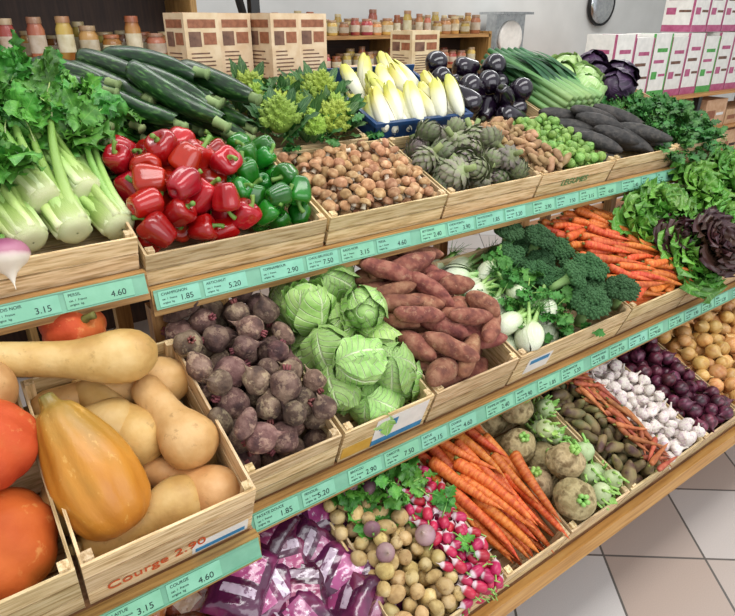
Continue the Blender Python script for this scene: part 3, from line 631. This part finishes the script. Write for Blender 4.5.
# ========== BOTTOM TIER
H3=.10
for a,b in ((-.35,.01),(.015,.265),(.27,.525),(.53,.80),(.805,1.03),(1.035,1.28),(1.285,1.46),(1.465,1.655),(1.66,1.88),(1.885,2.16),(2.165,2.5),(2.505,2.8)): crate(BOT,a,b,0,.42,H3)
def bagmat(name,a,b,s=None):
    return mat(name,[a,a,b],ns=12,det=2,rough=.16,coat=.9,tint=.5,lo=.42,hi=.6,bump=.3,bs=60,spots=s)
bgs=[bag(.125,.16,.06,i) for i in range(3)]
o,S=pack(bgs,(.25,.55,.03,.46),.18,n=22,mode='up',tilt=.55,w0=.03,shrink=.72); pile('purple_produce_bag_pile',BOT,o,[bagmat('purple_film','#4a1838','#70244e'),bagmat('bag_label_pink','#a04474','#b86a90',(70,.56,'#e0d2dc',.9)),bagmat('bag_label_white','#b8a4b4','#cdbccb',(90,.55,'#5a2048',.8))])
o,S=pack(bgs,(.0,.27,.1,.46),.15,n=12,mode='up',tilt=.4,w0=.03,shrink=.72); pile('brown_produce_bag_pile',BOT,o,[bagmat('brown_film','#7a4426','#a8633a'),bagmat('bag_label_cream','#c0a888','#d2bfa2',(80,.58,'#7a4020',.8)),bagmat('bag_label_orange','#b06030','#c0703a')])
o,S=pack(P['potato'],(.51,.70,.0,.43),.13,n=280,w0=.01); S0=S; pile('potato_pile',BOT,o,POTM)
P['tp']=[turnip(.022,i) for i in range(2)]
o,S=pack(P['tp'],(.55,.70,.12,.42),.15,n=10,w0=.01,occ=S0,mode='any'); pile('small_turnip_pile',BOT,o,[mat('purple_turnip_skin',['#b09a8e','#84586a'],ns=20,rough=.5,ramp=[(0,'#cfc0b2',.5),(.5,'#9a6a80',.4),(1,'#5d3048',.9)],spots=(40,.55,'#8a7060',.5)),G_STEM])
rd=radish()
o,S=pack([rd],(.665,.80,-.01,.36),.17,n=260,mode='flat',yaw=-1.4,ysd=.8,w0=.04,occ=S0,heap=.02,shrink=.88); pile('radish_bunch_pile',BOT,o,[mat('radish_skin',['#a81c40','#bf2a50'],rough=.35,ramp=[(0,'#e2d8da',1),(.38,'#dfcbd0',1),(.5,'#b02448',0),(1,'#9c1a3c',0)],tint=.4),LSTEM])
leafheap('radish_leaf_heap',BOT,(.61,.73,.27,.43),.135,36,[sprig(.05,.05,6,wr=.45) for _ in range(4)],[LEAFG,LSTEM],base=.1)
leafheap('radish_leaf_heap',BOT,(.69,.75,.1,.3),.165,9,[sprig(.045,.03,5)],[LEAFG,LSTEM],base=.14)
P['lc']=[carrot(rng.uniform(.18,.23),rng.uniform(.014,.018),i) for i in range(5)]
o,S=pack(P['lc'],(.80,1.035,.0,.44),.145,n=160,mode='flat',yaw=-1.45,ysd=.18,w0=.01,heap=.02); pile('long_carrot_pile',BOT,o,[CARROT,CSTEM])
ca=[celeriac(rng.uniform(.044,.054),i) for i in range(2)]
CELR=mat('celeriac_skin',['#94805a','#b29e76','#6e5a3a'],ns=40,det=5,rough=.85,bump=1.0,bs=70,tint=.3,spots=(30,.54,'#6a6040',.4))
o,S=pack(ca,(1.03,1.22,.0,.42),.15,n=12,w0=.01,mode='up'); pile('celeriac_pile',BOT,o,[CELR,LSTEM])
kh=[kohlrabi(.029)]
o,S=pack(kh,(1.15,1.29,.0,.42),.145,n=22,w0=.01,mode='up',tilt=.8,occ=S); pile('kohlrabi_pile',BOT,o,[mat('kohlrabi_skin',['#9aab78','#b5c294'],rough=.5,tint=.25,spots=(40,.58,'#8a8a60',.5)),LSTEM])
o,S=pack(P['tuber'],(1.28,1.43,.0,.42),.13,n=150,w0=.03,smin=1.0,smax=1.5); pile('green_brown_tuber_pile',BOT,o,[mat('green_tuber_skin',['#5a5a34','#7a6a44','#4a3028'],ns=30,rough=.6,tint=.5)])
sc=[carrot(.10,.009,3),carrot(.11,.008,4)]
o,S=pack(sc,(1.37,1.465,-.01,.42),.15,n=130,mode='flat',yaw=-1.2,ysd=.5,w0=.04,occ=S); pile('small_carrot_pile',BOT,o,[mat('small_carrot_skin',['#8a4426','#a85a34','#b87248'],ns=50,rough=.6,tint=.5,bump=.4),CSTEM])
o,S=pack(P['garlic'],(1.465,1.66,.0,.43),.13,n=240,w0=.02); pile('garlic_pile',BOT,o,GARM)
o,S=pack(P['onion'],(1.66,1.885,.0,.43),.13,n=200,w0=.02); pile('red_onion_pile',BOT,o,RONM)
o,S=pack(P['onion'],(1.885,2.5,.0,.43),.135,n=420,w0=.02,smin=1.0,smax=1.2); pile('yellow_onion_pile',BOT,o,ONM)
# ========== STAND
st=Me()
def slope(T,u0,u1,d):
    q=box(u0,u1,-.01,d,-.016,-.004,0,.3); st.add(q,T)
slope(TOPL,-.9,.288,.68); slope(TOP,.29,2.65,.68); slope(MIDL,-.9,.32,.43); slope(MID,.322,3.2,.43); slope(BOT,-.9,3.2,.44)
def rail(u0,u1,Y,Z,h=.058,mi=0): st.add(box(u0,u1,Y-.03,Y-.008,Z-h,Z+.002,mi,rng.uniform()))
rail(-.9,.288,1.2,1.142); rail(.29,2.65,1.2,1.10); rail(-.9,.32,.83,.72); rail(.322,3.2,.89,.72)
rail(-.9,3.2,.626,.38,.05,1)
for x0 in (-.85,.3,1.5,2.6): 
    st.add(box(x0,x0+.04,1.62,1.66,0,1.22,0,.2)); st.add(box(x0,x0+.04,1.24,1.28,0,1.03,0,.4)); st.add(box(x0,x0+.04,1.0,1.04,0,.5,0,.6)); st.add(box(x0,x0+.04,.78,.82,0,.34,0,.6))
st.add(box(-.9,2.65,1.84,2.12,1.345,1.365,0,.1)); 
for x0 in (-.85,1.0,2.55): st.add(box(x0,x0+.04,1.95,1.99,0,1.345,0,.2))
st.add(box(-.9,3.2,1.02,1.03,0,.72,0,.9))
build('produce_display_stand',st,[RAILW,BEAM])
# labels
names=['CELERI BRANCHE','POIVRON ROUGE','POIVRON VERT','CHAMPIGNON','ARTICHAUT','TOPINAMBOUR','CHOU BRUXELLES','RADIS NOIR','PERSIL','BETTERAVE','CHOU POINTU','PATATE DOUCE','FENOUIL','BROCOLI','CAROTTE','LAITUE','COURGE','POMME DE TERRE','NAVET','AIL']
prices=['4.60','2.40','3.90','1.85','5.20','2.90','7.50','3.15']
def labels(u0,u1,Y,Z,step,off,pmin=.09):
    sm=Me(); A=Tr(0,Y-.034,Z-.020)@R_(-math.radians(14),'X')
    sm.add(box(u0+.002,u1-.002,-.0015,.0015,-.0185,.0185),A); sm.add(box(u0+.002,u1-.002,-.004,.0,-.0205,-.0185),A); sm.add(box(u0+.002,u1-.002,-.004,.0,.0185,.0205),A)
    build('label_rail',sm,[MINT])
    u=u0+.01; i=off
    while u+pmin<u1:
        w=step*(.85+.1*(i%3)); 
        if u+w>u1: break
        q=Me(); q.add(box(u,u+w-.006,-.0032,-.0016,-.0165,.0165),A,rn=rng.uniform())
        ob=build('price_label',q,[MINT2])
        for s,sz,x,z in ((names[i%20],.0082,.006,.007),(prices[i%8],.017,w-.050,-.011),('cat. 1  France',.0058,.006,-.003),('origine  kg',.0058,.006,-.011)):
            t=bpy.data.objects.new('label_text',textmesh(s,sz,INK,.0002)); bpy.context.scene.collection.objects.link(t)
            t.parent=ob; t.matrix_parent_inverse=Matrix.Translation(ob.location).inverted(); t.matrix_basis=Matrix((A@Tr(u+x,-.0035,z)@R_(pi/2,'X')).tolist())
        u+=w+(.004 if i%4 else .03); i+=1
labels(-.9,.285,1.2,1.142,.125,0); labels(.292,2.65,1.2,1.10,.11,3); labels(-.9,.318,.83,.72,.11,7); labels(.324,3.2,.89,.72,.10,11)
# ========== BACKGROUND
PRB=mat('brown_print',['#8a5a34','#a8744a'],ns=60,rough=.5); KRAFT=mat('kraft_board',['#b8946a','#c8a880'],rough=.7)
CART=mat('cream_board',['#cdb48c','#dac6a2'],rough=.6,tint=.1); PINK=mat('magenta_print',['#b04a68','#c46a84'],rough=.5); GRNB=mat('green_board',['#3f9a4a','#58b35e'],rough=.5); TXT=mat('print_dark',['#5a4030','#8a6a50'],rough=.6)
def carton(x,y,z,w,d,h,rot,name='juice_carton',style=0,mats=None):
    m=Me(); m.add(box(-w/2,w/2,-d/2,d/2,0,h,0,rng.uniform()))
    def face(M,ww):
        def r(a,b,c,e,mi): m.add(quad([(-ww/2+ww*a,-.0008,h*c),(-ww/2+ww*b,-.0008,h*c),(-ww/2+ww*b,-.0008,h*e),(-ww/2+ww*a,-.0008,h*e)],mi),M)
        if style==0:
            r(.04,.96,.03,.13,1); r(.1,.9,.84,.93,1)
            for k in range(9): r(.12,.12+rng.uniform(.4,.75),.2+.045*k,.215+.045*k,2)
            r(.1,.45,.64,.80,2); r(.52,.9,.66,.79,1)
        elif style==1:
            r(.0,1,.0,.12,1); r(.08,.4,.3,.42,1); r(.5,.9,.34,.38,2); r(.2,.8,.72,.78,1); r(.1,.7,.55,.6,2); r(.92,1,.12,1,1)
        else:
            r(.1,.5,.3,.6,1); r(.55,.9,.4,.5,2)
    face(Tr(0,-d/2,0),w); face(R_(-pi/2,'Z')@Tr(0,-w/2,0),d); face(R_(pi/2,'Z')@Tr(0,-w/2,0),d)
    m.add(box(-w/2,w/2,-.002,.002,h,h+.001,1))
    q=Me(); q.add(m,Tr(x,y,z)@R_(rot,'Z')); return build(name,q,mats or [CART,PRB,TXT])
for x,y,r in ((.73,1.94,.15),(.865,2.0,.1),(1.0,1.93,.2),(1.125,1.96,.1)): carton(x,y,1.366,.115,.12,.255,r)
carton(1.64,1.98,1.366,.15,.12,.20,.1)
carton(1.40,2.0,1.366,.16,.1,.08,.1,style=2)
rk=Me()
for z in (.30,.68,.93,1.17): rk.add(box(3.1,6.0,2.1,2.7,z-.02,z,0,rng.uniform()))
for x in (3.1,4.2,5.96):
    for y in (2.12,2.66): rk.add(box(x,x+.04,y,y+.04,0,1.15,1))
build('storage_rack',rk,[BEAM,BLACK])
WP=[WHITE,PINK,TXT]; WG=[WHITE,GRNB,PINK]
for i in range(13): carton(3.32+i*.19,2.25,1.17,.18,.2,.36-.02*(i%2),0,'printed_carton',1,WG if i%3==2 else WP)
for i in range(4): carton(4.15+i*.19,2.3,1.535,.18,.2,.33,0,'printed_carton',1,WP)
for i in range(3):
    for j in range(3): carton(4.98+i*.32,2.25,1.535+.115*j,.3,.22,.11,0,'green_carton',2,[[GRNB,WHITE][j%2],[WHITE,GRNB][j%2],PINK])
for i in range(9): carton(3.3+i*.3,2.26,.93,.28,.24,.1+.08*(i%3==1),0,'cardboard_box',2,[KRAFT,PRB,WHITE])
for i in range(9): carton(3.3+i*.3,2.26,.68,.28,.24,.2,0,'cardboard_box',2,[KRAFT,PRB,DARKW])
def jar(h,r):
    p=lathe([(0,.001),(0.0001,r*.9),(h*.05,r),(h*.72,r),(h*.82,r*.8),(h*.86,r*.78)],14,12,center=False,smooth=False)
    p.add(lathe([(h*.86,r*.84),(h*.99,r*.84),(h,r*.8),(h,.001)],14,4,center=False,mi=1,smooth=False))
    p.add(lathe([(h*.2,r*1.01),(h*.6,r*1.01)],14,2,center=False,mi=2,smooth=False)); return p
JM=[mat('jar_contents',['#8a5a2a','#c79a5c','#7a2f22'],ns=2,rough=.2,tint=.8,hue=.06),mat('jar_lid',['#b8a880','#8a4a32'],ns=2,rough=.3,tint=.5),mat('jar_label',['#cfc4ac','#b8a888'],rough=.6,tint=.4,hue=.03)]
def shelfunit(x0,x1,y,zs,name,back,top=2.3):
    m=Me()
    for z in zs: m.add(box(x0,x1,y,y+.35,z-.025,z,0,rng.uniform()))
    for x in np.arange(x0,x1+.01,(x1-x0)/2): m.add(box(x-.015,x+.015,y,y+.35,0,top,0,.5))
    m.add(box(x0,x1,y+.35,y+.37,0,top,1)); build(name,m,[RAILW,back])
    j=Me(); js=[jar(.12,.035),jar(.15,.03),jar(.1,.04)]
    for z in zs:
        for yy in (y+.07,y+.18):
            x=x0+.06
            while x<x1-.06:
                j.add(js[rng.integers(3)],Tr(x,yy,z)@Sc(rng.uniform(.9,1.2)),rn=rng.uniform()); x+=rng.uniform(.085,.12)
    build('jar_collection',j,JM)
shelfunit(-.8,1.15,3.0,(.5,.9,1.2,1.44,1.8),'pantry_shelf',DARKW)
shelfunit(2.1,4.1,3.95,(.6,1.0,1.27,1.50),'pantry_shelf',DARKW,1.52)
pm=Me(); pm.add(box(1.25,1.29,2.6,2.64,0,2.6,0)); pm.add(tube([(1.3,2.62,1.3),(1.05,2.62,2.3)],[.018,.018],8)); build('black_metal_post',pm,[BLACK])
sc=Me(); sc.add(box(-.19,.19,-.06,.06,-.2,.2)); sc.add(lathe([(0,.001),(0.0001,.15),(.02,.15),(.02,.13),(.012,.001)],32,5,center=False,mi=1,smooth=False),Tr(0,-.06,.0)@R_(pi/2,'X')); sc.add(box(-.12,.12,-.1,.1,-.3,-.2,0)); sc.add(box(-.2,.2,-.15,.15,.2,.22,0))
x=Me(); x.add(sc,Tr(4.6,4.25,1.45)); build('weighing_scale',x,[STEEL,WHITE])
ct=Me(); ct.add(box(4.2,6.0,4.0,4.45,1.10,1.15,0)); ct.add(box(4.25,5.95,4.05,4.45,0,1.1,1)); build('back_counter',ct,[RAILW,WHITE])
mr=Me(); t=np.linspace(0,1,10); mr.add(lathe(np.stack([.06*np.cos(t*pi/2),.2*np.sin(t*pi/2)],1),32,10,center=False,smooth=False)); mr.add(lathe([(.0,.2),(.02,.215),(-.02,.215),(-.02,.001)],32,4,center=False,mi=1,smooth=False))
x=Me(); x.add(mr,Tr(6.3,4.46,1.76)@R_(pi/2,'X')); build('convex_mirror',x,[STEEL,BLACK])
# room
WALLM=mat('wall_paint',['#c4c5c2','#cdcecb'],ns=3,rough=.8,tint=0)
def room(name,b,mt): build(name,box(*b),[mt])
room('wall_back',(-3,8,4.5,4.6,0,3.2),WALLM); room('wall_right',(8,8.1,-2,4.6,0,3.2),WALLM)
fm=bpy.data.materials.new('floor_tiles'); fm.use_nodes=True; nt=fm.node_tree; N=nt.nodes; Lk=nt.links.new; b=N['Principled BSDF']; b.inputs['Roughness'].default_value=.28
tc=N.new('ShaderNodeTexCoord'); mp=N.new('ShaderNodeMapping'); mp.inputs['Rotation'].default_value=(0,0,math.radians(38)); mp.inputs['Location'].default_value=(.12,.1,0); Lk(tc.outputs['Object'],mp.inputs['Vector'])
bk=N.new('ShaderNodeTexBrick'); bk.offset=0; bk.inputs['Scale'].default_value=1; bk.inputs['Brick Width'].default_value=.33; bk.inputs['Row Height'].default_value=.33; bk.inputs['Mortar Size'].default_value=.004; bk.inputs['Mortar Smooth'].default_value=.1
bk.inputs['Color1'].default_value=lin('#dcdad7'); bk.inputs['Color2'].default_value=lin('#bba89b'); bk.inputs['Mortar'].default_value=lin('#6a6560'); Lk(mp.outputs[0],bk.inputs['Vector'])
n=N.new('ShaderNodeTexNoise'); n.inputs['Scale'].default_value=300; Lk(tc.outputs['Object'],n.inputs['Vector']); mx=N.new('ShaderNodeMix'); mx.data_type='RGBA'; mx.blend_type='MULTIPLY'; mx.inputs[0].default_value=.2; Lk(bk.outputs['Color'],mx.inputs[6]); Lk(n.outputs['Fac'],mx.inputs[7]); Lk(mx.outputs[2],b.inputs['Base Color'])
room('floor',(-3,8,-2,4.6,-.1,0),fm)
# ---------- lights
w=bpy.data.worlds.new('w'); bpy.context.scene.world=w; w.use_nodes=True; w.node_tree.nodes['Background'].inputs[0].default_value=(.94,.965,1,1); w.node_tree.nodes['Background'].inputs[1].default_value=.84
def area(loc,rot,sx,sy,e,c=(1,1,1)):
    l=bpy.data.lights.new('unseen_light','AREA'); l.shape='RECTANGLE'; l.size=sx; l.size_y=sy; l.energy=e; l.color=c
    o=bpy.data.objects.new('unseen_light',l); bpy.context.scene.collection.objects.link(o); o.location=loc; o.rotation_euler=rot
area((1.2,.5,3.1),(0,0,0),3.4,.7,52,(1,.985,.96)); area((1.4,2.6,3.1),(0,0,0),3.2,.4,28,(1,.985,.96)); area((5.0,3.2,3.0),(0,0,0),2,.5,35,(1,.98,.95)); area((1.5,-2.4,2.2),(math.radians(68),0,0),4,2,62,(.97,.98,1))  # overhead lamp added for soft shadows, far one added to brighten the back wall
# ---------- camera
p=math.radians(25.6); a=math.radians(54.5)
F=Vector((math.cos(a)*math.cos(p),math.sin(a)*math.cos(p),-math.sin(p))); Rr=Vector((math.sin(a),-math.cos(a),0)); U=Rr.cross(F)
c=bpy.data.cameras.new('cam'); c.sensor_width=36; c.lens=36*600/735; c.clip_start=.02
o=bpy.data.objects.new('camera',c); bpy.context.scene.collection.objects.link(o)
o.matrix_world=Matrix(((Rr.x,U.x,-F.x,0),(Rr.y,U.y,-F.y,0),(Rr.z,U.z,-F.z,1.6),(0,0,0,1)))
bpy.context.scene.camera=o
bpy.context.scene.view_settings.view_transform='Standard'
print('verts',sum(len(m.vertices) for m in bpy.data.meshes))
